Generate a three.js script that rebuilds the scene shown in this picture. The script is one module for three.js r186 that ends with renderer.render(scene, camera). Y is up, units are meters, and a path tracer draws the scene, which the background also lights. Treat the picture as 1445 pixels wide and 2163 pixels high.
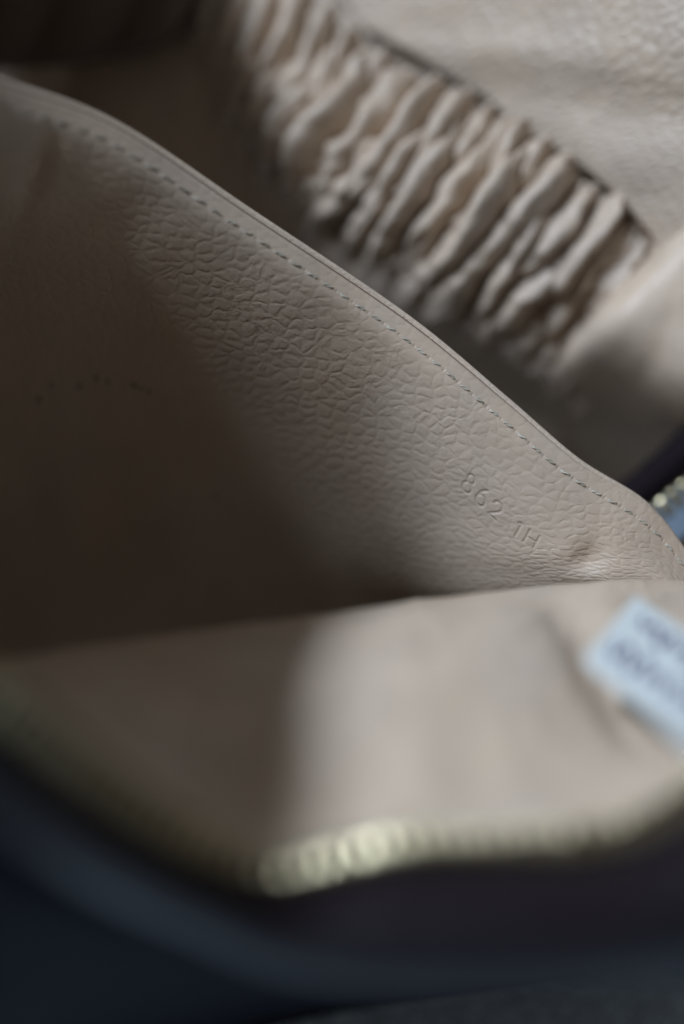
import * as THREE from 'three';
import { RectAreaLightUniformsLib } from 'three/addons/lights/RectAreaLightUniformsLib.js';
import { RoundedBoxGeometry } from 'three/addons/geometries/RoundedBoxGeometry.js';
import { mergeGeometries } from 'three/addons/utils/BufferGeometryUtils.js';

// ---------------------------------------------------------------- camera, room light, window light
const scene = new THREE.Scene();
const TILT = Math.PI / 4;                         // the photographer looks down into the open bag at 45 degrees
const FOCUS = new THREE.Vector3(0, 0.082, 0);     // the divider's stamped edge, 82 mm above the table
const AXIS = new THREE.Vector3(0, Math.sin(TILT), Math.cos(TILT));
const camera = new THREE.PerspectiveCamera(32.21, 684 / 1024, 0.01, 20);
camera.position.copy(FOCUS).addScaledVector(AXIS, 0.258);
camera.lookAt(FOCUS);
camera.focus = 0.2585;
camera.userData.fStop = camera.getFocalLength() / 19.5;   // a 19.5 mm wide aperture, nearly open
scene.add(camera);

scene.background = new THREE.Color().setRGB(0.100, 0.101, 0.108);      // the dim room around
const renderer = new THREE.WebGLRenderer();
renderer.toneMapping = THREE.LinearToneMapping;
renderer.toneMappingExposure = 1;
renderer.shadowMap.enabled = true;
RectAreaLightUniformsLib.init();
const TOWARDS_WINDOW = new THREE.Vector3(-0.47, 0.884, 0.035).normalize();
const windowLight = new THREE.RectAreaLight(new THREE.Color().setRGB(0.82, 0.975, 1.225), 106, 1.10, 0.20);
windowLight.name = 'window_daylight';
windowLight.position.copy(FOCUS).addScaledVector(TOWARDS_WINDOW, 2.6);
windowLight.lookAt(FOCUS);
scene.add(windowLight);

// ---------------------------------------------------------------- helpers
const V3 = (a) => new THREE.Vector3(a[0], a[1], a[2]);
let seed = 7;
const rnd = () => { seed = (seed * 1664525 + 1013904223) >>> 0; return seed / 4294967296; };
const clamp = THREE.MathUtils.clamp, mix = THREE.MathUtils.lerp;
const smooth = (a, b, x) => { const t = clamp((x - a) / (b - a), 0, 1); return t * t * (3 - 2 * t); };
const hash = (x, y, k) => { let h = Math.imul(x | 0, 374761393) ^ Math.imul(y | 0, 668265263) ^ Math.imul(k | 0, 974711); h = Math.imul(h ^ (h >>> 13), 1274126177); h ^= h >>> 16; return (h >>> 0) / 4294967296; };
function noise(x, y, k = 0) {
  const i = Math.floor(x), j = Math.floor(y), f = x - i, g = y - j, u = f * f * (3 - 2 * f), v = g * g * (3 - 2 * g);
  return mix(mix(hash(i, j, k), hash(i + 1, j, k), u), mix(hash(i, j + 1, k), hash(i + 1, j + 1, k), u), v);
}
const fbm = (x, y, k = 0) => 0.55 * noise(x, y, k) + 0.3 * noise(x * 2.1 + 3.7, y * 2.1 + 1.3, k + 1) + 0.15 * noise(x * 4.3 + 9.1, y * 4.3 + 5.5, k + 2);
// distance to the nearest crease between pebbles of about one unit
function crease(x, y, k) {
  const i = Math.floor(x), j = Math.floor(y);
  let a = 9, b = 9;
  for (let q = -1; q <= 1; q++) for (let p = -1; p <= 1; p++) {
    const dx = i + p + 0.08 + 0.84 * hash(i + p, j + q, k) - x, dy = j + q + 0.08 + 0.84 * hash(i + p, j + q, k + 50) - y, d = Math.sqrt(dx * dx + dy * dy);
    if (d < a) { b = a; a = d; } else if (d < b) b = d;
  }
  return b - a;
}
// height of pebbled leather at x, y in millimetres, 0 to 1
function leather(x, y, size = 1) {
  const c = Math.cos(0.5), s = Math.sin(0.5), w = size;
  const wx = x + 0.8 * w * (fbm(x / (2.2 * w), y / (2.2 * w), 11) - 0.5) * 2, wy = y + 0.7 * w * (fbm(x / (2.2 * w) + 7, y / (2.2 * w), 15) - 0.5) * 2;
  const u = (wx * c - wy * s) / (2.35 * w), v = (wx * s + wy * c) / (1.55 * w);
  const big = crease(u, v, 3), small = crease(u * 1.9 + 3.3, v * 1.8 + 1.7, 9);
  const soft = fbm(x / 5, y / 5, 21);
  const deep = smooth(0.2, 0.75, fbm(x / 9 + 4, y / 9, 33)), minor = smooth(0.35, 0.7, fbm(x / 6 + 4, y / 6 + 8, 37));
  let h = 0.4 + 0.15 * soft;
  h += (0.24 + 0.08 * deep) * smooth(-0.06, 0.55, big) + 0.10 * clamp(big, 0, 1);
  h += (0.03 + 0.10 * minor) * smooth(-0.05, 0.5, small);
  h += 0.045 * (noise(x * 5, y * 5, 41) - 0.5) + 0.03 * (noise(x * 11, y * 11, 43) - 0.5);
  return h;
}
function heightTexture(w, h, f, wrap = true) {
  const d = new Float32Array(w * h);
  for (let j = 0; j < h; j++) for (let i = 0; i < w; i++) d[j * w + i] = f(i, j);
  const t = new THREE.DataTexture(d, w, h, THREE.RedFormat, THREE.FloatType);
  t.magFilter = THREE.LinearFilter; t.wrapS = t.wrapT = wrap ? THREE.RepeatWrapping : THREE.ClampToEdgeWrapping; t.needsUpdate = true;
  return t;
}
function colourTexture(w, h, f, wrap = true) {
  const d = new Uint8Array(w * h * 4);
  for (let j = 0; j < h; j++) for (let i = 0; i < w; i++) { const c = f(i, j); for (let k = 0; k < 3; k++) d[(j * w + i) * 4 + k] = clamp(Math.round(255 * Math.pow(clamp(c[k], 0, 1), 1 / 2.2)), 0, 255); d[(j * w + i) * 4 + 3] = 255; }
  const t = new THREE.DataTexture(d, w, h, THREE.RGBAFormat);
  t.colorSpace = THREE.SRGBColorSpace; t.magFilter = THREE.LinearFilter; t.wrapS = t.wrapT = wrap ? THREE.RepeatWrapping : THREE.ClampToEdgeWrapping; t.needsUpdate = true;
  return t;
}
const sized = (t, w, h) => { const c = t.clone(); c.repeat.set(1 / w, 1 / h); c.needsUpdate = true; return c; };

// a smooth surface through rows of points (millimetres in the bag's own axes); a runs along a row, b from row to row
function surface(rows) {
  const nr = rows.length, nc = rows[0].length;
  const get = (r, c, k) => {
    if (r < 0) return 2 * get(0, c, k) - get(1, c, k);
    if (r >= nr) return 2 * get(nr - 1, c, k) - get(nr - 2, c, k);
    if (c < 0) return 2 * rows[r][0][k] - rows[r][1][k];
    if (c >= nc) return 2 * rows[r][nc - 1][k] - rows[r][nc - 2][k];
    return rows[r][c][k];
  };
  const w = (t) => [(-t + 2 * t * t - t * t * t) / 2, (2 - 5 * t * t + 3 * t * t * t) / 2, (t + 4 * t * t - 3 * t * t * t) / 2, (-t * t + t * t * t) / 2];
  const at = (a, b) => {
    const i = clamp(Math.floor(a), 0, nc - 2), j = clamp(Math.floor(b), 0, nr - 2), wa = w(a - i), wb = w(b - j), p = [0, 0, 0];
    for (let q = 0; q < 4; q++) for (let m = 0; m < 4; m++) for (let k = 0; k < 3; k++) p[k] += wa[m] * wb[q] * get(j - 1 + q, i - 1 + m, k);
    return V3(p);
  };
  const frame = (a, b) => {
    const e = 0.01, p = at(a, b), du = at(a + e, b).sub(at(a - e, b)).normalize(), dv = at(a, b + e).sub(at(a, b - e)).normalize();
    return { p, du, dv, n: new THREE.Vector3().crossVectors(dv, du).normalize() };
  };
  return { at, frame, nc, nr };
}
const flip = (rows) => rows.map((r) => r.slice().reverse());
// a sheet of leather with thickness and rounded edges: front face, rounded lower edge, back face, rounded upper edge, and closed ends
function sheet(S, nu, nv, thick, shape, { b0 = 0, b1 = S.nr - 1, lift = 0, a0 = 0, a1 = S.nc - 1 } = {}) {
  const P = [], UV = [], I = [], ring = [];
  const ARC = 6, back = Math.max(6, Math.round(nv / 8)), len = (p, q) => p.distanceTo(q);
  let uLen = [0];
  for (let i = 1; i <= nu; i++) { const bm = (b0 + b1) / 2; uLen.push(uLen[i - 1] + len(S.at(mix(a0, a1, i / nu), bm), S.at(mix(a0, a1, (i - 1) / nu), bm))); }
  const vLen = [0];
  for (let j = 1; j <= nv; j++) { const am = (a0 + a1) / 2; vLen.push(vLen[j - 1] + len(S.at(am, mix(b0, b1, j / nv)), S.at(am, mix(b0, b1, (j - 1) / nv)))); }
  for (let i = 0; i <= nu; i++) {
    const a = mix(a0, a1, i / nu), col = [];
    for (let j = 0; j <= nv; j++) {
      const b = mix(b0, b1, j / nv), f = S.frame(a, b), p = f.p.addScaledVector(f.n, lift);
      if (shape) { const o = shape(a, b, uLen[i], vLen[j], f.p); p.addScaledVector(f.n, o[0]).addScaledVector(f.du, o[1]).addScaledVector(f.dv, o[2]); }
      col.push([p, vLen[j]]);
    }
    const turn = (b, sign, v0) => {
      const f = S.frame(a, b), r = thick / 2, o = f.p.addScaledVector(f.n, lift - r), list = [];
      const s = shape ? shape(a, b, uLen[i], v0, f.p) : [0, 0, 0];
      o.addScaledVector(f.n, s[0]).addScaledVector(f.du, s[1]).addScaledVector(f.dv, s[2]);
      for (let k = 1; k < ARC; k++) { const t = Math.PI * k / ARC; list.push([o.clone().addScaledVector(f.n, Math.cos(t) * r).addScaledVector(f.dv, sign * Math.sin(t) * r), v0 + sign * t * r]); }
      return list;
    };
    col.push(...turn(b1, 1, vLen[nv]));
    for (let j = back; j >= 0; j--) {
      const b = mix(b0, b1, j / back), f = S.frame(a, b), p = f.p.addScaledVector(f.n, lift - thick);
      const jj = Math.round(j / back * nv), s = shape ? shape(a, b, uLen[i], vLen[jj], f.p) : [0, 0, 0];
      if (j === 0 || j === back) p.addScaledVector(f.n, s[0]).addScaledVector(f.du, s[1]).addScaledVector(f.dv, s[2]); else if (shape) p.addScaledVector(f.n, -1.5);
      col.push([p, vLen[jj]]);
    }
    col.push(...turn(b0, -1, 0).reverse());
    ring.push(col);
  }
  const m = ring[0].length;
  ring.forEach((col, i) => col.forEach(([p, v]) => { P.push(p.x, p.y, p.z); UV.push(uLen[i], v); }));
  for (let i = 0; i < nu; i++) for (let j = 0; j < m; j++) {
    const k = (j + 1) % m, A = i * m + j, B = i * m + k, C = (i + 1) * m + j, D = (i + 1) * m + k;
    I.push(A, B, C, B, D, C);
  }
  for (const i of [0, nu]) { const cap = []; for (let j = 0; j < m; j++) cap.push(i * m + j); for (let j = 1; j + 1 < m; j++) i ? I.push(cap[0], cap[j], cap[j + 1]) : I.push(cap[0], cap[j + 1], cap[j]); }
  const g = new THREE.BufferGeometry();
  g.setAttribute('position', new THREE.Float32BufferAttribute(P, 3));
  g.setAttribute('uv', new THREE.Float32BufferAttribute(UV, 2));
  g.setIndex(I);
  g.computeVertexNormals();
  g.userData = { u: uLen[nu], v: vLen[nv] };
  return g;
}
const path = (pts) => new THREE.CatmullRomCurve3(pts.map(V3), false, 'centripetal');
function part(name, geometry, material, parent, label) {
  const m = new THREE.Mesh(geometry, material);
  m.name = name; m.castShadow = m.receiveShadow = true;
  if (label) m.userData.label = label;
  parent.add(m);
  return m;
}
const used = {};
const numbered = (name) => { used[name] = (used[name] ?? -1) + 1; return used[name] ? name + '_' + String(used[name]).padStart(3, '0') : name; };

// the bag's own axes: x to the right, y up along its tilted mouth, z out of it towards the photographer, in millimetres
const axes = (o) => { o.position.copy(FOCUS); o.rotation.x = -TILT; o.scale.setScalar(0.001); return o; };

// ---------------------------------------------------------------- materials
const BEIGE = [0.565, 0.448, 0.332];
const grain = heightTexture(1024, 1024, (i, j) => leather(i / 1024 * 64, j / 1024 * 64));
const patches = colourTexture(512, 512, (i, j) => { const n = 0.88 + 0.24 * fbm(i / 40, j / 40, 61), r = 0.03 * (fbm(i / 70, j / 70, 71) - 0.5); return [BEIGE[0] * n + r, BEIGE[1] * n, BEIGE[2] * n - r]; });
const liningLeather = new THREE.MeshPhysicalMaterial({ name: 'beige leather', map: sized(patches, 90, 90), bumpMap: sized(grain, 64, 64), bumpScale: 0.00030, roughness: 0.52, specularIntensity: 0.8 });
const smoothLeather = new THREE.MeshPhysicalMaterial({ name: 'thin beige leather', map: sized(patches, 90, 90), bumpMap: sized(grain, 40, 40), bumpScale: 0.00010, roughness: 0.5, specularIntensity: 0.8 });
const backLeather = new THREE.MeshPhysicalMaterial({ name: 'grained beige leather', map: sized(patches, 90, 90), bumpMap: sized(grain, 72, 72), bumpScale: 0.00045, roughness: 0.5 });
backLeather.color.setScalar(0.88);
const pocketLeather = smoothLeather.clone(); pocketLeather.color.setRGB(0.86, 0.86, 0.87);
const darkLeather = new THREE.MeshPhysicalMaterial({ name: 'dark leather', color: new THREE.Color().setRGB(0.012, 0.008, 0.010), bumpMap: sized(grain, 48, 48), bumpScale: 0.0003, roughness: 0.38, specularIntensity: 0.28 });
const outerLeather = new THREE.MeshPhysicalMaterial({ name: 'dull dark leather', color: new THREE.Color().setRGB(0.010, 0.010, 0.014), bumpMap: sized(grain, 48, 48), bumpScale: 0.0003, roughness: 0.8, specularIntensity: 0.1 });
const shadeLeather = new THREE.MeshPhysicalMaterial({ name: 'painted shade brown leather', color: new THREE.Color().setRGB(0.13, 0.09, 0.065), bumpMap: sized(grain, 48, 48), bumpScale: 0.0003, roughness: 0.6, specularIntensity: 0.4 });  // dark tone stands in for shade on the far left folds
const brass = new THREE.MeshStandardMaterial({ name: 'brass', color: new THREE.Color().setRGB(0.64, 0.55, 0.34), metalness: 1, roughness: 0.3 });
const tapeCloth = new THREE.MeshStandardMaterial({ name: 'zipper tape', color: new THREE.Color().setRGB(0.06, 0.045, 0.03), roughness: 0.9 });
const greyTape = new THREE.MeshStandardMaterial({ name: 'blue grey tape', color: new THREE.Color().setRGB(0.11, 0.14, 0.17), roughness: 0.8 });
const threadMat = new THREE.MeshStandardMaterial({ name: 'thread', color: new THREE.Color().setRGB(0.42, 0.45, 0.38), roughness: 0.55 });
const rawEdge = new THREE.MeshStandardMaterial({ name: 'cut edge', color: new THREE.Color().setRGB(0.16, 0.10, 0.075), roughness: 0.7 });

// ---------------------------------------------------------------- the table
{
  const cloth = heightTexture(512, 512, (i, j) => 0.5 + 0.25 * Math.sin(i / 512 * Math.PI * 64) * Math.sin(j / 512 * Math.PI * 64) + 0.5 * (fbm(i / 9, j / 9, 81) - 0.5));
  const tone = colourTexture(512, 512, (i, j) => { const n = 0.6 + 1.1 * noise(i / 5, j / 5, 91) * noise(i / 2.3, j / 2.3, 92) + 0.25 * fbm(i / 30, j / 30, 95); return [0.6 * n, 0.72 * n, 0.78 * n]; });
  const g = new THREE.PlaneGeometry(3, 3, 1, 1);
  g.rotateX(-Math.PI / 2);
  const uv = g.attributes.uv; for (let i = 0; i < uv.count; i++) uv.setXY(i, uv.getX(i) * 3, uv.getY(i) * 3);
  const t = part('tabletop', g, new THREE.MeshStandardMaterial({ map: sized(tone, 0.12, 0.12), bumpMap: sized(cloth, 0.06, 0.06), bumpScale: 0.0006, roughness: 0.8 }), scene);
  t.userData.kind = 'structure';
}

// ---------------------------------------------------------------- the bag
const bag = axes(new THREE.Group());
bag.name = 'handbag';
bag.userData = { label: 'open dark leather handbag with beige pebbled lining and a stamped divider', category: 'handbag' };
scene.add(bag);

// divider standing inside, stitched along its edge and stamped 862 1H
const dividerNet = [
  /* edge */ [[-54.0, 58.9, 26.0], [-45.9, 56.8, 20.0], [-31.7, 53.0, 12.0], [-13.7, 42.0, 5.0], [8.7, 27.5, 1.0], [23.4, 15.8, -0.5], [34.3, 6.9, -1.5], [44.7, 0.9, -3.0], [50.5, -5.5, -4.0], [58.6, -18.8, -4.0]],
  /* strip */ [[-55.6, 55.2, 26.0], [-47.6, 52.9, 19.5], [-33.5, 49.3, 12.0], [-15.8, 38.5, 5.0], [6.4, 24.1, 1.0], [20.9, 12.4, -0.3], [31.6, 3.6, -1.0], [42.2, -2.7, -2.0], [48.9, -8.3, -3.0], [57.3, -21.5, -3.0]],
  /* stamped band */ [[-60.8, 47.3, 19.0], [-52.5, 44.6, 13.0], [-38.7, 40.6, 5.0], [-21.8, 29.4, -3.0], [0.9, 14.2, -6.0], [16.0, 2.9, -5.0], [27.0, -4.8, -3.5], [39.4, -8.9, -2.0], [48.1, -11.7, -2.0], [56.7, -24.2, -2.0]],
  /* middle */ [[-69.6, 31.4, 3.0], [-61.0, 28.1, -4.0], [-48.5, 24.6, -12.0], [-31.4, 14.2, -20.0], [-7.6, 0.1, -20.0], [9.3, -9.4, -15.0], [22.6, -12.0, -9.0], [37.7, -13.2, -5.0], [48.1, -15.3, -4.0], [56.8, -27.2, -4.0]],
  /* lower */ [[-76.1, 2.3, -13.0], [-68.7, -1.4, -21.0], [-55.3, -4.5, -29.0], [-37.6, -10.8, -34.0], [-12.6, -17.7, -33.0], [6.7, -18.9, -27.0], [21.1, -18.2, -17.0], [37.2, -17.7, -9.0], [48.3, -19.0, -7.0], [57.1, -31.0, -7.0]],
  /* foot */ [[-78.9, -31.4, -23.0], [-71.9, -33.8, -31.0], [-57.3, -36.3, -39.0], [-39.6, -38.4, -43.0], [-14.5, -38.1, -40.0], [6.0, -34.1, -33.0], [20.8, -29.9, -23.0], [37.6, -25.3, -14.0], [48.6, -24.3, -11.0], [58.0, -35.1, -11.0]],
];
const D = surface(dividerNet);
const STITCH = 0.54, DW = 150, DH = 100;
const dent = (x, y, cx, cy, rx, ry, turn) => { const c = Math.cos(turn), s = Math.sin(turn), u = ((x - cx) * c + (y - cy) * s) / rx, v = (-(x - cx) * s + (y - cy) * c) / ry; return Math.exp(-u * u - v * v); };
const dividerShape = (a, b, u, v) => {
  const soft = 0.5 * (fbm(u / 16, v / 16, 131) - 0.5) * smooth(0, 1, b);
  const dents = -1.6 * dent(u, v, DENTS[0][0], DENTS[0][1], 1.8, 7, DENTS[0][2]) - 0.4 * dent(u, v, DENTS[1][0], DENTS[1][1], 3.5, 8, DENTS[1][2]) - 1.1 * dent(u, v, DENTS[2][0], DENTS[2][1], 2.6, 5, DENTS[2][2]);
  return [soft + dents * smooth(0.3, 1.2, b), 0, 0];
};
const DENTS = [[19.8, 11, 0], [35.2, 11, 0.2], [120, 15, 0]];
const dividerGeometry = sheet(D, 420, 220, 1.1, dividerShape);
const STAMP = { x: 97.17, y: 14.95, right: [3.36, 0.455], up: [-0.06, -3.42] };
const stampMask = (() => {
  const W = 2048, H = 2048, c = document.createElement('canvas'); c.width = W; c.height = H;
  const x = c.getContext('2d');
  x.fillStyle = '#000'; x.fillRect(0, 0, W, H);
  x.strokeStyle = '#fff'; x.lineCap = 'butt'; x.lineJoin = 'round'; x.lineWidth = 0.115;
  // letters one unit high, drawn in the leather's own plane
  x.setTransform(STAMP.right[0] * W / DW, STAMP.right[1] * H / DH, STAMP.up[0] * W / DW, STAMP.up[1] * H / DH, STAMP.x * W / DW, STAMP.y * H / DH);
  const stroke = (f) => { x.beginPath(); f(); x.stroke(); };
  const at = (dx, f) => { x.save(); x.translate(dx, 0); f(); x.restore(); };
  at(0, () => { stroke(() => x.ellipse(0.3, 0.74, 0.19, 0.2, 0, 0, 7)); stroke(() => x.ellipse(0.3, 0.28, 0.24, 0.25, 0, 0, 7)); });
  at(0.8, () => { stroke(() => x.ellipse(0.3, 0.3, 0.24, 0.27, 0, 0, 7)); stroke(() => { x.moveTo(0.06, 0.32); x.quadraticCurveTo(0.1, 0.75, 0.42, 0.97); }); });
  at(1.6, () => stroke(() => { x.moveTo(0.08, 0.72); x.bezierCurveTo(0.1, 1.03, 0.52, 1.05, 0.53, 0.74); x.bezierCurveTo(0.53, 0.5, 0.2, 0.3, 0.07, 0.06); x.lineTo(0.56, 0.06); }));
  at(3.02, () => { stroke(() => { x.moveTo(0.2, 0.0); x.lineTo(0.2, 0.97); }); stroke(() => { x.moveTo(0.02, 0.8); x.lineTo(0.2, 0.95); }); });
  at(3.6, () => { stroke(() => { x.moveTo(0.08, 0); x.lineTo(0.08, 1); }); stroke(() => { x.moveTo(0.62, 0); x.lineTo(0.62, 1); }); stroke(() => { x.moveTo(0.08, 0.5); x.lineTo(0.62, 0.5); }); });
  const px = x.getImageData(0, 0, W, H).data, m = new Float32Array(W * H);
  for (let i = 0; i < m.length; i++) m[i] = px[i * 4] / 255;
  return m;
})();
function blurred(m, W, H, r) {
  const o = new Float32Array(m.length), q = new Float32Array(m.length);
  const pass = (s, d, step, n, stride, rows) => { for (let y = 0; y < rows; y++) { let sum = 0; const o0 = y * stride; for (let i = -r; i < n + r; i++) { if (i + r < n && i + r >= 0) sum += s[o0 + (i + r) * step]; if (i - r - 1 >= 0 && i - r - 1 < n) sum -= s[o0 + (i - r - 1) * step]; if (i >= 0 && i < n) d[o0 + i * step] = sum / (2 * r + 1); } } };
  pass(m, o, 1, W, W, H); pass(o, q, W, H, 1, W); pass(q, o, 1, W, W, H); pass(o, q, W, H, 1, W);
  return q;
}
const SPOTS = [[31, 40.9, 1.1], [32.7, 38.75, 0.7], [37.4, 37, 0.8], [39.8, 34.8, 0.9], [41.7, 34.3, 0.7], [45.8, 32.5, 1.2], [46.9, 32.3, 0.9], [48.35, 32, 1], [56.4, 13.1, 0.6], [58.2, 13.4, 0.7], [63.9, 40.9, 0.9], [86.9, 8.5, 0.35]];
const stitchPlaces = [];
{
  // stitch places every 2.75 mm along the line
  let run = 0, last = D.at(0, STITCH), next = 1;
  for (let i = 1; i <= 3000; i++) { const a = i / 3000 * (D.nc - 1), p = D.at(a, STITCH); run += p.distanceTo(last); last = p; if (run >= next) { stitchPlaces.push(a); next += 2.75; } }
}
{
  const W = 2048, H = 2048, near = blurred(stampMask, W, H, 1), wide = blurred(stampMask, W, H, 7);
  const uAt = (a) => { const f = a / (D.nc - 1) * 420, i = Math.floor(f); const uv = dividerGeometry.attributes.uv, m = uv.count / 421; return mix(uv.getX(i * m), uv.getX(Math.min(i + 1, 420) * m), f - i); };
  const b2v = (b) => { const uv = dividerGeometry.attributes.uv, f = b / (D.nr - 1) * 220, i = Math.floor(f); return mix(uv.getY(i), uv.getY(i + 1), f - i); };
  const line = b2v(STITCH), holes = stitchPlaces.map((a) => uAt(a) + 0.0), gap = holes.map((h, i) => (i ? (h + holes[i - 1]) / 2 : h - 1.4));
  const bump = heightTexture(W, H, (i, j) => {
    const x = (i + 0.5) / W * DW, y = (j + 0.5) / H * DH;
    let h = leather(x, y) * mix(0.5, 1, smooth(1.0, 5, y));
    h += 0.5 * (1 - mix(0.5, 1, smooth(1.0, 5, y)));
    const k = j * W + i;
    h = mix(h, 0.58, smooth(0.03, 0.3, wide[k]) * 0.75);
    h -= 0.62 * near[k] - 0.33 * wide[k];
    const dl = (y - line) / 0.45; h -= 0.2 * Math.exp(-dl * dl);
    if (Math.abs(dl) < 3) for (const g of gap) { const q = (x - g) / 0.24, r = (y - line) / 0.24; if (Math.abs(q) < 3) h -= 0.5 * Math.exp(-q * q - r * r); }
    return h;
  }, false);
  const holesTex = { line, gap };
  const colour = colourTexture(1024, 1024, (i, j) => {
    const x = (i + 0.5) / 1024 * DW, y = (j + 0.5) / 1024 * DH;
    const n = 0.90 + 0.20 * fbm(x / 7, y / 7, 61), r = 0.024 * (fbm(x / 12, y / 12, 71) - 0.5);
    let c = [0.488 * n + r, 0.385 * n, 0.286 * n - r];
    // ink specks and rubbed marks
    for (const [sx, sy, s] of SPOTS) { const d = Math.hypot((x - sx), (y - sy) * 1.1) + 0.5 * (noise(x * 3, y * 3, 7) - 0.5), m = 0.5 * (1 - smooth(0.15 * s, 0.7 * s, d)); if (m > 0) c = c.map((q) => q * (1 - m)); }
    if (hash(i, j, 5) > 0.9996) c = c.map((q) => q * 0.6);
    return c;
  }, false);
  const place = (t) => { t.repeat.set(1 / DW, 1 / DH); return t; };
  const dividerLeather = new THREE.MeshPhysicalMaterial({ name: 'stamped beige leather', map: place(colour), bumpMap: place(bump), bumpScale: 0.0002, roughness: 0.46, specularIntensity: 0.8 });
  const divider = part('divider_panel', dividerGeometry, dividerLeather, bag, 'pebbled beige divider stamped 862 1H with a stitched edge');
  part('cut_edge', sheet(D, 260, 40, 0.3, (a, b) => dividerShape(a, b, 0, 0).map((q) => 0 * q), { lift: -1.12, b0: -0.10, b1: 1.0 }), rawEdge, divider, 'brown cut edge between the two leather layers');
  part('backing_leather', sheet(D, 260, 60, 1.0, null, { lift: -1.44, b0: -0.15 }), smoothLeather, divider, 'second leather layer behind the divider');
  // twisted thread: two strands per stitch
  const strand = (ph) => { const pts = []; for (let i = 0; i <= 10; i++) { const t = i / 10, s = t * 2 - 1, an = t * 5.5 + ph; pts.push(new THREE.Vector3(s * 0.94, Math.sin(an) * 0.1, 0.13 - 0.5 * s * s * s * s + Math.cos(an) * 0.09)); } return new THREE.TubeGeometry(new THREE.CatmullRomCurve3(pts), 14, 0.12, 6); };
  const variants = [0, 1, 2].map((k) => mergeGeometries([strand(k), strand(k + Math.PI)]));
  const tones = [0, 1, 2].map((k) => { const m = threadMat.clone(); m.color.setRGB(0.52 - 0.07 * k, 0.48 - 0.07 * k, 0.38 - 0.06 * k); return m; });
  stitchPlaces.forEach((a, i) => {
    const f = D.frame(a, STITCH), o = dividerShape(a, STITCH, 0, 0)[0] * 0;
    const s = part(numbered('stitch'), variants[i % 3], tones[(i * 7 + (i >> 2)) % 3], divider);
    const y = new THREE.Vector3().crossVectors(f.n, f.du);
    s.quaternion.setFromRotationMatrix(new THREE.Matrix4().makeBasis(f.du, y, f.n));
    s.rotateZ(0.1 + 0.12 * (rnd() - 0.5));
    s.position.copy(f.p).addScaledVector(f.n, o - 0.02 - 0.06 * rnd());
  });
  // loose fibres on the cut edge
  for (const [a, b, l] of [[4.0, -0.03, 0.9], [4.22, -0.02, 0.5], [2.9, -0.02, 0.4]]) {
    const f = D.frame(a, b), pts = []; f.p.addScaledVector(f.n, -1.0);
    for (let i = 0; i <= 5; i++) pts.push(f.p.clone().addScaledVector(f.dv, -i / 5 * l).addScaledVector(f.du, 0.25 * Math.sin(i * 1.7 + a)).addScaledVector(f.n, 0.15 * Math.cos(i * 1.3)));
    part(numbered('leather_fibre'), new THREE.TubeGeometry(new THREE.CatmullRomCurve3(pts), 12, 0.06, 5), smoothLeather, divider);
  }
}

// front of the bag folded open: its lining, from the zipper over the crest and down inside
const frontNet = [
  /* zipper */ [[-40.1, -14.6, 86.0], [-34.3, -19.4, 80.0], [-20.8, -29.9, 74.0], [-8.1, -35.4, 71.0], [6.4, -33.2, 69.0], [19.1, -33.1, 68.0], [28.9, -32.3, 67.0], [37.2, -28.8, 65.0], [45.9, -21.9, 62.0]],
  [[-42.9, -15.6, 74.0], [-36.6, -19.2, 68.0], [-21.9, -25.8, 64.0], [-8.5, -29.4, 61.0], [6.8, -27.7, 58.0], [20.6, -27.1, 54.0], [32.0, -26.9, 47.0], [42.0, -24.4, 40.0], [51.8, -18.8, 37.0]],
  [[-46.1, -16.9, 60.0], [-39.3, -18.4, 54.0], [-23.3, -20.4, 51.0], [-9.1, -21.1, 49.0], [7.2, -19.8, 45.0], [22.2, -18.7, 38.0], [34.8, -18.6, 28.0], [45.9, -18.3, 20.0], [56.2, -15.9, 18.0]],
  /* crest */ [[-49.6, -18.4, 45.0], [-42.4, -18.5, 38.0], [-25.3, -16.4, 34.0], [-9.9, -14.8, 30.0], [7.9, -12.7, 25.0], [24.2, -11.3, 18.0], [37.3, -10.4, 12.0], [48.2, -10.4, 8.0], [59.0, -11.0, 6.0]],
  [[-52.6, -21.6, 32.0], [-44.9, -21.4, 25.0], [-26.8, -19.3, 20.0], [-10.5, -17.4, 15.0], [8.4, -14.8, 10.0], [25.5, -12.9, 5.0], [38.9, -11.6, 1.0], [49.9, -11.3, -1.0], [61.1, -12.1, -3.0]],
  /* inside */ [[-57.1, -33.9, 13.0], [-48.2, -34.6, 8.0], [-28.8, -32.6, 3.0], [-11.2, -30.9, 0.0], [8.9, -27.9, -4.0], [26.4, -25.1, -4.0], [39.7, -22.3, -4.0], [50.7, -21.0, -5.0], [62.1, -21.1, -7.0]],
];
const F = surface(flip(frontNet));
part('front_lining', sheet(F, 240, 160, 1.4, (a, b, u, v) => {
  const c = (8 - a - 5.42 - 0.55 * (2.75 - b)) / 0.34;
  return [0.9 * (fbm(u / 18, v / 22, 141) - 0.5) + 0.25 * Math.pow(1 - Math.abs(2 * fbm(u / 13 + 0.4, v / 20, 143) - 1), 6) - 2.4 * Math.exp(-c * c) * smooth(3.2, 2.5, b) * smooth(0.3, 1.2, b), 0, 0];
}), smoothLeather, bag, 'smooth beige lining of the opened front');

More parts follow.
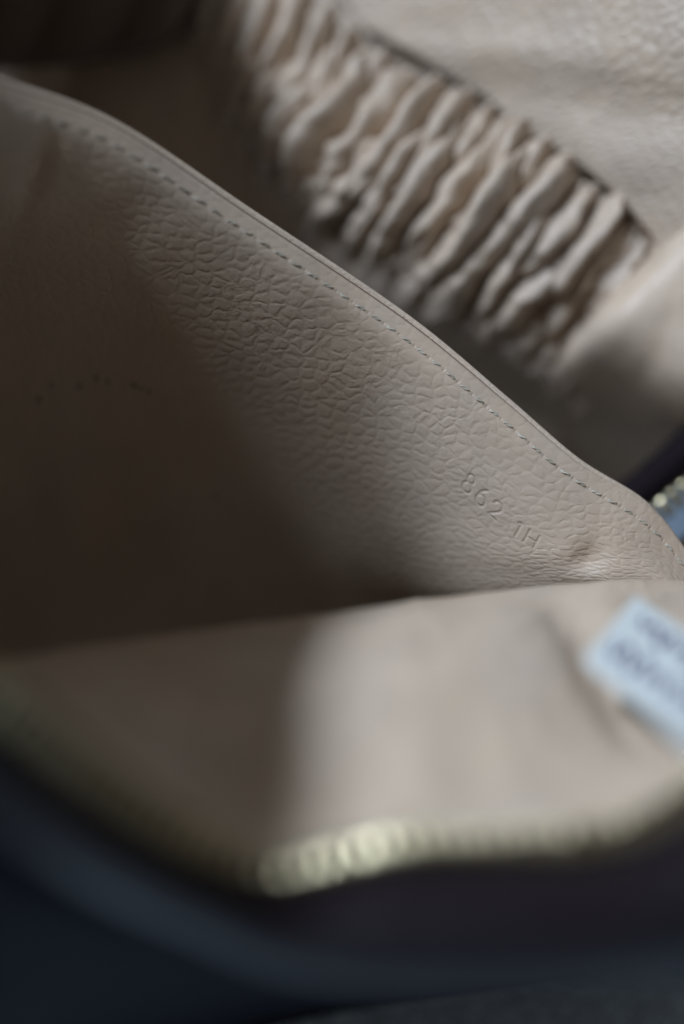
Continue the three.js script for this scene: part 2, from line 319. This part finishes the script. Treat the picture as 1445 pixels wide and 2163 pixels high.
// back wall, rising behind everything
const backNet = [
  [[-92.7, 117.4, -99.0], [-57.8, 114.4, -90.0], [-24.4, 102.9, -55.0], [2.2, 98.9, -43.0], [25.2, 94.7, -30.0], [42.7, 91.1, -19.0], [56.2, 89.1, -13.0], [69.7, 87.8, -9.0]],
  [[-93.2, 99.8, -101.0], [-58.3, 97.6, -93.0], [-24.7, 87.8, -58.0], [2.2, 84.5, -46.0], [25.4, 80.6, -32.0], [42.9, 76.9, -20.0], [56.2, 73.9, -13.0], [69.9, 71.6, -10.0]],
  [[-93.5, 90.5, -102.0], [-58.7, 88.7, -95.0], [-24.8, 80.8, -60.0], [2.2, 79.2, -47.5], [25.4, 75.2, -32.0], [43.0, 70.5, -21.0], [56.7, 66.8, -15.0], [70.7, 64.5, -13.0]],
  [[-93.5, 81.8, -102.0], [-58.7, 80.2, -95.0], [-25.0, 73.6, -62.0], [2.3, 73.3, -50.0], [25.6, 69.6, -34.5], [43.5, 64.5, -24.0], [57.2, 60.8, -17.5], [71.2, 58.4, -15.0]],
  [[-92.7, 63.0, -99.0], [-58.0, 61.6, -91.0], [-25.2, 57.0, -65.0], [2.3, 57.3, -57.0], [26.1, 55.9, -40.5], [43.9, 52.5, -26.5], [57.5, 50.4, -19.0], [72.0, 48.7, -18.0]],
  [[-87.7, 29.9, -80.0], [-55.5, 29.6, -76.0], [-25.7, 29.1, -71.0], [2.4, 28.9, -69.0], [27.9, 28.2, -61.0], [46.4, 26.6, -43.0], [59.8, 25.5, -30.0], [74.4, 25.2, -27.0]],
  [[-92.2, -6.5, -97.0], [-58.5, -6.4, -94.0], [-27.2, -6.4, -90.0], [2.6, -6.4, -94.0], [30.2, -6.3, -88.0], [52.6, -6.2, -83.0], [70.1, -6.2, -80.0], [87.7, -6.1, -78.0]],
  [[-93.2, -59.3, -101.0], [-59.3, -58.9, -99.0], [-27.6, -58.4, -96.0], [2.6, -59.3, -101.0], [31.0, -58.6, -97.0], [54.1, -57.9, -93.0], [72.2, -57.5, -90.0], [90.3, -57.1, -88.0]],
];
const B = surface(backNet);
const mouth = [[-10.1, 94.5, -52.0], [-2.7, 85.2, -50.0], [0.0, 80.6, -49.0], [8.1, 75.6, -45.0], [17.8, 68.5, -38.0], [22.0, 65.6, -36.0], [27.2, 60.7, -33.0], [32.8, 56.7, -31.0], [38.3, 52.4, -29.0], [43.8, 46.9, -27.0], [47.4, 42.7, -27.0]];
const fromMouth = (p) => { let best = 1e9, at = 0; for (let i = 0; i + 1 < mouth.length; i++) { const [x0, y0] = mouth[i], [x1, y1] = mouth[i + 1], dx = x1 - x0, dy = y1 - y0, t = clamp(((p.x - x0) * dx + (p.y - y0) * dy) / (dx * dx + dy * dy), 0, 1), d = Math.hypot(p.x - x0 - t * dx, p.y - y0 - t * dy); if (d < best) { best = d; at = i + t; } } return [best, at]; };
part('back_lining', sheet(B, 420, 320, 1.4, (a, b, u, v, p) => { const [d, t] = fromMouth(p), w = mix(3.2, 1.5, t / 10); return [0.9 * (fbm(u / 14, v / 14, 151) - 0.5) + 0.35 * (fbm(u / 4, v / 4, 153) - 0.5) * smooth(3.6, 2.4, b) - 9 * smooth(w + 1.2, w - 0.6, d), 0, 0]; }), backLeather, bag, 'grained beige leather back wall of the bag');

// elastic pocket gathered into folds
const pocketNet = [
  /* mouth */ [[-25.2, 112.4, -49.0], [-17.7, 99.4, -47.0], [-6.0, 88.6, -44.0], [4.2, 75.3, -38.0], [15.0, 69.6, -33.0], [26.3, 62.2, -29.0], [36.8, 54.0, -27.0], [45.8, 46.5, -28.0], [53.2, 40.6, -34.0]],
  [[-30.3, 102.7, -47.0], [-21.6, 89.1, -45.0], [-10.5, 76.1, -40.0], [-1.8, 65.6, -34.0], [9.0, 59.1, -29.0], [20.3, 52.8, -26.0], [30.7, 45.3, -24.0], [40.7, 38.7, -28.0], [50.0, 32.7, -36.0]],
  [[-32.8, 96.2, -47.0], [-24.1, 82.6, -45.0], [-13.8, 68.8, -41.0], [-6.5, 59.0, -36.0], [3.7, 52.0, -32.0], [15.1, 45.3, -29.0], [25.8, 39.0, -28.0], [37.0, 32.6, -32.0], [46.9, 26.1, -41.0]],
  /* foot of the folds */ [[-35.6, 91.4, -50.0], [-27.2, 77.2, -49.0], [-18.1, 62.8, -47.0], [-10.3, 53.3, -44.0], [-1.4, 45.8, -42.0], [10.1, 37.6, -38.0], [20.6, 30.7, -36.0], [31.4, 24.2, -38.0], [41.7, 17.0, -44.0]],
  [[-46.0, 83.4, -54.0], [-38.4, 68.2, -53.0], [-27.5, 53.9, -52.0], [-17.5, 43.8, -51.0], [-6.8, 35.6, -51.0], [5.6, 29.3, -54.0], [17.4, 24.5, -57.0], [28.5, 18.7, -58.0], [37.7, 12.8, -58.0]],
  [[-50.6, 70.2, -62.0], [-43.8, 55.6, -62.0], [-33.4, 41.9, -61.0], [-23.1, 31.5, -60.0], [-11.3, 23.1, -61.0], [1.5, 16.6, -67.0], [13.8, 11.5, -71.0], [26.3, 5.4, -73.0], [36.0, 0.1, -73.0]],
];
const K = surface(pocketNet);
const ridge = (x) => { const s = Math.abs(Math.sin(Math.PI * x)); return Math.pow(s, 0.82); };
function folds(u, v) {
  // u along the elastic, v down from the mouth, millimetres
  const w1 = 2.5 * (fbm(u / 7, v / 11, 161) - 0.5) * 2, w2 = 2.7 * (fbm(u / 6 + 9, v / 10, 171) - 0.5) * 2;
  const p1 = (u + 0.10 * v + w1 + 2.4 * (fbm(u / 20, v / 9, 231) - 0.5)) / 5.1, p2 = (u - 0.10 * v + w2 + 3 + 2.6 * (fbm(u / 17 + 5, v / 8, 237) - 0.5)) / 6.4;
  const h1 = ridge(p1) * (0.72 + 0.5 * hash(Math.floor(p1), 3, 5)), h2 = ridge(p2) * (0.6 + 0.6 * hash(Math.floor(p2), 9, 5));
  const k = 9, big = Math.log(Math.exp(k * h1) + Math.exp(k * h2)) / k;
  const pucker = ridge((u + 0.6 * w2) / 3.7);
  const top = Math.exp(-Math.pow(v / 4, 2));
  const crumple = 0.09 * (1 - Math.abs(2 * fbm(u / 4.5 + 0.12 * v, v / 9, 211) - 1));
  return crumple - 0.08 + mix(0.45 * (h1 + h2) + 0.35 * big, 0.6 * h1 + 0.45 * pucker, 0.55 * top);
}
part('gathered_pocket', sheet(K, 900, 260, 0.9, (a, b, u, v) => {
  const fade = (0.72 + 0.56 * fbm(u / 9, v / 12, 241)) * smooth(3.45, 2.1, b) * smooth(0.6, 2.2, a) * smooth(8.2, 7.0, a), h = folds(u, v), e = 0.5, du = (folds(u + e, v) - folds(u - e, v)) / (2 * e);
  const roll = -1.6 * Math.pow(smooth(0.3, 0, b), 2);
  return [fade * 7.2 * (h - 0.62) + roll + 0.3 * (fbm(u / 5, v / 5, 181) - 0.5), fade * -0.9 * du, b < 0.8 ? -3.0 * fade * (h - 0.2) * (1 - b / 0.8) : 0];
}), pocketLeather, bag, 'thin beige leather pocket gathered by elastic into deep folds');

// gusset at the right end
const gussetNet = [
  [[25.6, 9.3, -87.0], [29.7, 20.4, -72.0], [39.7, 31.6, -44.0], [49.2, 42.5, -36.0], [56.5, 51.4, -33.0], [62.6, 59.9, -29.0]],
  [[29.9, 7.4, -84.0], [32.6, 18.1, -56.0], [39.8, 28.5, -26.0], [49.7, 38.8, -22.0], [57.2, 47.0, -21.0], [64.4, 55.8, -20.0]],
  [[42.0, 3.8, -86.0], [45.8, 11.3, -60.0], [48.7, 22.1, -26.0], [54.4, 32.0, -20.0], [61.2, 41.5, -19.0], [67.8, 50.6, -16.0]],
  [[54.2, -0.8, -76.0], [57.1, 6.9, -58.0], [57.4, 15.4, -28.0], [62.1, 25.3, -20.0], [68.8, 35.3, -17.0], [74.9, 44.6, -15.0]],
  [[64.1, -4.3, -72.0], [65.6, 1.8, -54.0], [67.6, 11.0, -34.0], [72.8, 21.4, -27.0], [78.1, 31.7, -24.0], [84.3, 41.2, -22.0]],
];
part('gusset_lining', sheet(surface(gussetNet), 90, 90, 1.2, (a, b, u, v) => [0.8 * (fbm(u / 10, v / 10, 191) - 0.5), 0, 0]), smoothLeather, bag, 'beige lining of the end gusset, folded beside the gathered pocket');

// unseen left end of the bag, its height and top edge shaped to cast shade
const sideNet = [
  /* top, notched to shape the shadow edge */ [[-49, -30, 150], [-50, 8, 142], [-50, 27, 138], [-50, 42, 109], [-50, 66, 87], [-50, 91, 87], [-51, 81, 60], [-52, 63, 26], [-54, 100, 44], [-58, 143, 9], [-66, 185, -30]],
  [[-50, -45, 115], [-52, -15, 105], [-53, 5, 95], [-54, 20, 72], [-55, 45, 55], [-55, 50, 48], [-56, 52, 30], [-58, 54, 16], [-60, 68, 2], [-64, 100, -36], [-70, 125, -66]],
  [[-51, -60, 70], [-56, -40, 60], [-58, -25, 50], [-60, -15, 30], [-62, 10, 12], [-62, 16, 4], [-63, 20, -10], [-64, 26, -24], [-66, 38, -36], [-72, 66, -62], [-78, 92, -92]],
  [[-52, -85, 20], [-58, -75, 10], [-62, -65, 0], [-65, -55, -15], [-67, -42, -30], [-68, -38, -36], [-69, -34, -46], [-70, -28, -55], [-73, -10, -66], [-80, 30, -90], [-86, 60, -115]],
];
part('side_shade_lining', sheet(surface(sideNet), 80, 60, 2.5, (a, b, u, v) => [0.8 * (fbm(u / 14, v / 14, 201) - 0.5), 0, 0]), smoothLeather, bag, 'beige lining of the unseen tall left end, top shaped to cast shade');

// bottom of the bag
const floorNet = [
  [[-75, -62, -2], [-20, -62, -4], [30, -58, -6], [75, -50, -6]],
  [[-80, -60, -40], [-20, -60, -42], [30, -60, -44], [80, -55, -44]],
  [[-85, -58, -86], [-20, -60, -88], [30, -60, -88], [85, -58, -88]],
  [[-90, -56, -135], [-20, -58, -135], [30, -58, -135], [92, -56, -135]],
];
const endNet = [
  [[64, -4, 6], [72, 4, -18], [82, 24, -44], [94, 60, -74], [100, 70, -130]],
  [[64, -30, 4], [74, -26, -26], [84, -16, -56], [94, 0, -88], [102, 10, -135]],
  [[64, -64, 2], [74, -64, -32], [84, -64, -66], [94, -64, -98], [102, -62, -140]],
];
part('end_lining', sheet(surface(endNet), 40, 30, 2), smoothLeather, bag, 'beige lining of the right end');
part('floor_lining', sheet(surface(floorNet), 30, 20, 2), smoothLeather, bag);

// ---------------------------------------------------------------- front zipper, rim and outer leather
const zip = path([[-38.7, -14.1, 92.0], [-35.3, -16.2, 89.0], [-33.2, -18.5, 86.0], [-27.2, -25.2, 80.0], [-20.5, -30.9, 76.0], [-14.4, -35.0, 73.0], [-10.1, -36.9, 72.0], [-6.1, -37.5, 71.5], [-1.1, -36.5, 71.0], [4.4, -35.4, 70.0], [9.0, -34.9, 69.0], [16.6, -35.0, 68.0], [24.2, -35.0, 68.0], [28.9, -34.8, 67.5], [33.3, -33.1, 67.0], [37.0, -30.7, 66.0], [43.4, -25.3, 64.0]]);
const UP = new THREE.Vector3(-0.25, 0.47, 0.84).normalize();
const toothShape = (() => {
  // a cast tooth with a gently crowned top and worn edges
  const g = new THREE.BoxGeometry(1, 1, 1, 10, 14, 3), p = g.attributes.position;
  for (let i = 0; i < p.count; i++) {
    const x = p.getX(i), y = p.getY(i), z = p.getZ(i), X = x * 1.3, Y = y * 3.4, e = Math.pow(Math.abs(2 * x), 8), f = Math.pow(Math.abs(2 * y), 10);
    p.setXYZ(i, X * (1 - 0.06 * f), Y * (1 - 0.04 * e), z * 1.9 - (z + 0.5) * (X * X / 14 + Y * Y / 11 + 0.3 * e + 0.3 * f));
  }
  g.computeVertexNormals();
  return g;
})();
function zipper(label, curve, up, pitch, across, cloth, lean) {
  const z = new THREE.Group(); z.name = numbered('zipper'); z.userData.label = label; bag.add(z);
  const total = curve.getLength(), n = Math.floor(total / pitch), tapePts = [];
  for (let i = 0; i <= 60; i++) {
    const t = i / 60, p = curve.getPointAt(t), tan = curve.getTangentAt(t), side = new THREE.Vector3().crossVectors(up, tan).normalize();
    tapePts.push([p.clone().addScaledVector(side, across[1]).addScaledVector(up, -2.0), p.clone().addScaledVector(up, -0.9), p.clone().addScaledVector(side, across[0]).addScaledVector(up, -0.9)].map((q) => q.toArray()));
  }
  const rows = [0, 1, 2].map((k) => tapePts.map((c) => c[k]));
  part('tape', sheet(surface(rows), 160, 8, 0.7), cloth, z);
  for (let i = 0; i < n; i++) {
    const t = (i + 0.5) / n, p = curve.getPointAt(t), tan = curve.getTangentAt(t), side = new THREE.Vector3().crossVectors(up, tan).normalize(), nn = new THREE.Vector3().crossVectors(tan, side);
    const m = part(numbered('tooth'), toothShape, brass, z);
    m.quaternion.setFromRotationMatrix(new THREE.Matrix4().makeBasis(tan, side, nn));
    const [lx, ly] = lean(p); m.rotateX(0.18 * (rnd() - 0.5) + lx); m.rotateY(0.22 * (rnd() - 0.5) + ly);
    m.position.copy(p);
  }
  return z;
}
zipper('brass zipper along the rim of the opened front', zip, UP, 2.15, [-3.0, 2.4], tapeCloth, (p) => [0.28 * smooth(2, 26, p.x) + 0.3 * smooth(23, 32, p.x), -0.2 + 0.12 * smooth(5, 26, p.x)]);

const rimNet = [
  [[-39.6, -15.6, 88.0], [-33.9, -20.4, 82.0], [-25.4, -28.7, 76.0], [-14.6, -36.5, 71.0], [-6.2, -38.8, 69.0], [6.5, -36.6, 67.5], [19.3, -36.7, 66.0], [29.2, -36.3, 65.5], [37.4, -32.6, 64.0], [46.1, -25.2, 61.0]],
  [[-38.0, -16.9, 95.0], [-32.6, -22.0, 89.0], [-24.4, -29.9, 83.0], [-14.1, -37.0, 78.0], [-6.0, -39.5, 76.0], [6.2, -38.4, 75.0], [18.5, -38.2, 74.0], [28.0, -37.9, 73.0], [35.9, -35.9, 72.0], [44.0, -31.0, 70.0]],
  [[-37.5, -21.0, 97.0], [-32.2, -26.7, 91.0], [-24.0, -33.5, 86.0], [-13.8, -39.9, 81.0], [-5.9, -43.2, 79.0], [6.1, -43.4, 78.0], [18.2, -43.4, 77.0], [27.6, -43.2, 76.0], [35.3, -41.9, 75.0], [43.3, -39.4, 73.0]],
  [[-39.1, -25.9, 90.0], [-33.6, -31.7, 84.0], [-25.0, -38.4, 79.0], [-14.3, -44.4, 75.0], [-6.0, -48.3, 73.0], [6.3, -50.3, 72.0], [18.8, -50.8, 71.0], [28.5, -50.5, 70.0], [36.4, -50.1, 69.0], [44.7, -49.4, 67.0]],
  [[-42.9, -27.4, 74.0], [-36.4, -33.2, 69.0], [-26.9, -40.6, 65.0], [-15.4, -47.2, 61.0], [-6.5, -51.2, 59.0], [6.8, -53.3, 58.0], [20.3, -53.8, 57.0], [30.6, -53.6, 56.0], [39.1, -53.0, 55.0], [48.0, -52.2, 53.0]],
];
part('rim', sheet(surface(rimNet), 160, 60, 1.6), darkLeather, bag, 'padded dark leather rim under the zipper');
const outerNet = [
  [[-41.0, -22.5, 82.0], [-35.1, -28.3, 76.0], [-26.1, -35.9, 71.0], [-14.9, -42.5, 67.0], [-6.3, -46.5, 65.0], [6.6, -48.8, 63.0], [19.9, -49.9, 61.0], [30.0, -49.6, 60.0], [38.4, -49.3, 59.0], [46.8, -48.0, 58.0]],
  [[-42.4, -37.3, 76.0], [-36.6, -42.5, 68.0], [-27.9, -49.0, 58.0], [-16.6, -55.4, 46.0], [-7.3, -59.2, 36.0], [7.8, -61.4, 30.0], [23.7, -62.3, 23.0], [36.5, -61.7, 17.0], [47.4, -60.3, 12.0], [58.6, -58.6, 8.0]],
  [[-65.1, -94.6, -21.4], [-54.4, -91.8, -24.2], [-39.7, -89.5, -26.5], [-22.4, -87.2, -28.8], [-9.5, -83.9, -32.1], [10.0, -80.9, -35.1], [29.8, -78.1, -37.9], [45.2, -75.9, -40.1], [57.8, -74.3, -41.7], [70.8, -71.7, -44.3]],
];
part('front_panel', sheet(surface(outerNet), 120, 60, 1.8), outerLeather, bag, 'dark outer leather below the rim');

// far left corner: added dark sheet standing in for pocket folds in shade
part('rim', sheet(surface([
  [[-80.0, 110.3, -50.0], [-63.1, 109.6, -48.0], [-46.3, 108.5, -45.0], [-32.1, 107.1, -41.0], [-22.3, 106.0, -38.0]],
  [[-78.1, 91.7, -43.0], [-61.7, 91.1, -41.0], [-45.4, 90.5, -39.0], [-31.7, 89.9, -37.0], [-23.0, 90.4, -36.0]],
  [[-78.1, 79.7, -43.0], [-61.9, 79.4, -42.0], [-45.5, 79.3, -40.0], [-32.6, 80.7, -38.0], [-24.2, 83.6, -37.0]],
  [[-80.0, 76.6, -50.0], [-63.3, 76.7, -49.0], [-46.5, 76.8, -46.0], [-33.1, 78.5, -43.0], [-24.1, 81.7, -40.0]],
]), 160, 60, 3, (a, b, u, v) => [2.6 * (ridge((u + 0.3 * v + 5 * fbm(u / 12, v / 14, 221)) / 13) - 0.5) * smooth(3, 2.2, b), 0, 0]), shadeLeather, bag, 'added dark sheet standing in for shaded pocket folds at the far left corner').name = numbered('rim');

// far rim with its brass zipper at the right end
const farRim = path([[37.1, -6.4, -46.0], [45.3, -0.3, -41.0], [51.4, 4.8, -37.0], [57.3, 10.6, -33.0], [63.4, 16.6, -29.0], [71.3, 24.1, -27.0]]);
{
  const g = new THREE.TubeGeometry(farRim, 60, 3.4, 18);
  part('rim', g, darkLeather, bag, 'dark leather rim at the far right corner').name = numbered('rim');
}
zipper('brass zipper end at the far right corner', path([[44.8, -5.3, -30.0], [50.0, -0.8, -29.0], [54.5, 3.0, -28.0], [59.9, 7.6, -27.0], [67.3, 14.7, -26.0]]), new THREE.Vector3(-0.3, 0.4, 0.86).normalize(), 2.15, [-5.5, 2.0], greyTape, () => [0.42, 0.26]);

// ---------------------------------------------------------------- the tag lying on the front lining
{
  const tagNet = [
    [[29.4, -17.9, 42.0], [34.3, -22.0, 50.0], [37.7, -25.4, 64.0], [41.8, -28.9, 71.0]],
    [[33.7, -14.5, 35.0], [38.8, -18.5, 43.0], [42.5, -22.0, 56.0], [46.7, -25.6, 64.0]],
    [[38.2, -11.1, 27.0], [43.5, -15.0, 34.0], [47.4, -18.7, 46.0], [51.9, -22.4, 55.0]],
  ];
  const W = 512, H = 256, c = document.createElement('canvas'); c.width = W; c.height = H;
  const x = c.getContext('2d');
  x.fillStyle = '#ccd0ca'; x.fillRect(0, 0, W, H);
  x.strokeStyle = '#3a335c'; x.lineCap = 'round'; x.lineJoin = 'round';
  const scribble = (y, h, n, x0, step, w, k) => { x.lineWidth = w; x.beginPath(); x.moveTo(x0, y); for (let i = 0; i < n; i++) { const q = x0 + i * step, r = hash(i, k, 3), s = hash(i, k, 8); x.bezierCurveTo(q + step * 0.1, y - h * (0.5 + r), q + step * 0.5, y - h * (0.3 + s), q + step * 0.55, y + h * 0.2 * r); x.bezierCurveTo(q + step * 0.6, y + h * (0.2 + 0.5 * s), q + step * 0.9, y - h * 0.2, q + step, y); } x.stroke(); };
  scribble(92, 56, 9, 34, 50, 11, 1);
  scribble(204, 62, 8, 50, 52, 12, 2);
  const t = new THREE.CanvasTexture(c); t.colorSpace = THREE.SRGBColorSpace; t.flipY = false; t.wrapS = t.wrapT = THREE.ClampToEdgeWrapping;
  const g = sheet(surface(flip(tagNet)), 60, 30, 0.35, (a, b) => [0.15 * Math.sin(a * 2 + b), 0, 0]);
  t.repeat.set(-1 / g.userData.u, 1 / g.userData.v); t.offset.set(1, 0);
  const tag = axes(new THREE.Group()); tag.name = 'paper_tag';
  tag.userData = { label: 'pale blue paper tag with purple handwriting lying on the front lining', category: 'tag' };
  scene.add(tag);
  part('paper', g, new THREE.MeshStandardMaterial({ map: t, roughness: 0.75 }), tag);
}

// the window that lights the bag
{
  const w = new THREE.Group(); w.name = 'skylight_window'; w.userData = { label: 'small pale framed window high above the bag', category: 'window' };
  w.position.copy(windowLight.position).addScaledVector(TOWARDS_WINDOW, 0.02); w.lookAt(FOCUS); scene.add(w);
  const white = new THREE.MeshStandardMaterial({ color: new THREE.Color().setRGB(0.7, 0.7, 0.68), roughness: 0.6 });
  for (const s of [-1, 1]) {
    const v = part(numbered('frame_bar'), new RoundedBoxGeometry(0.04, 0.28, 0.05, 2, 0.004), white, w); v.position.set(s * 0.57, 0, 0);
    const h = part(numbered('frame_bar'), new RoundedBoxGeometry(1.10, 0.04, 0.05, 2, 0.004), white, w); h.position.set(0, s * 0.12, 0);
  }
  part('pane', new THREE.BoxGeometry(1.098, 0.198, 0.006), new THREE.MeshStandardMaterial({ color: 0x222222, emissive: new THREE.Color().setRGB(0.82, 0.975, 1.225), emissiveIntensity: 4 }), w);
}

renderer.render(scene, camera);
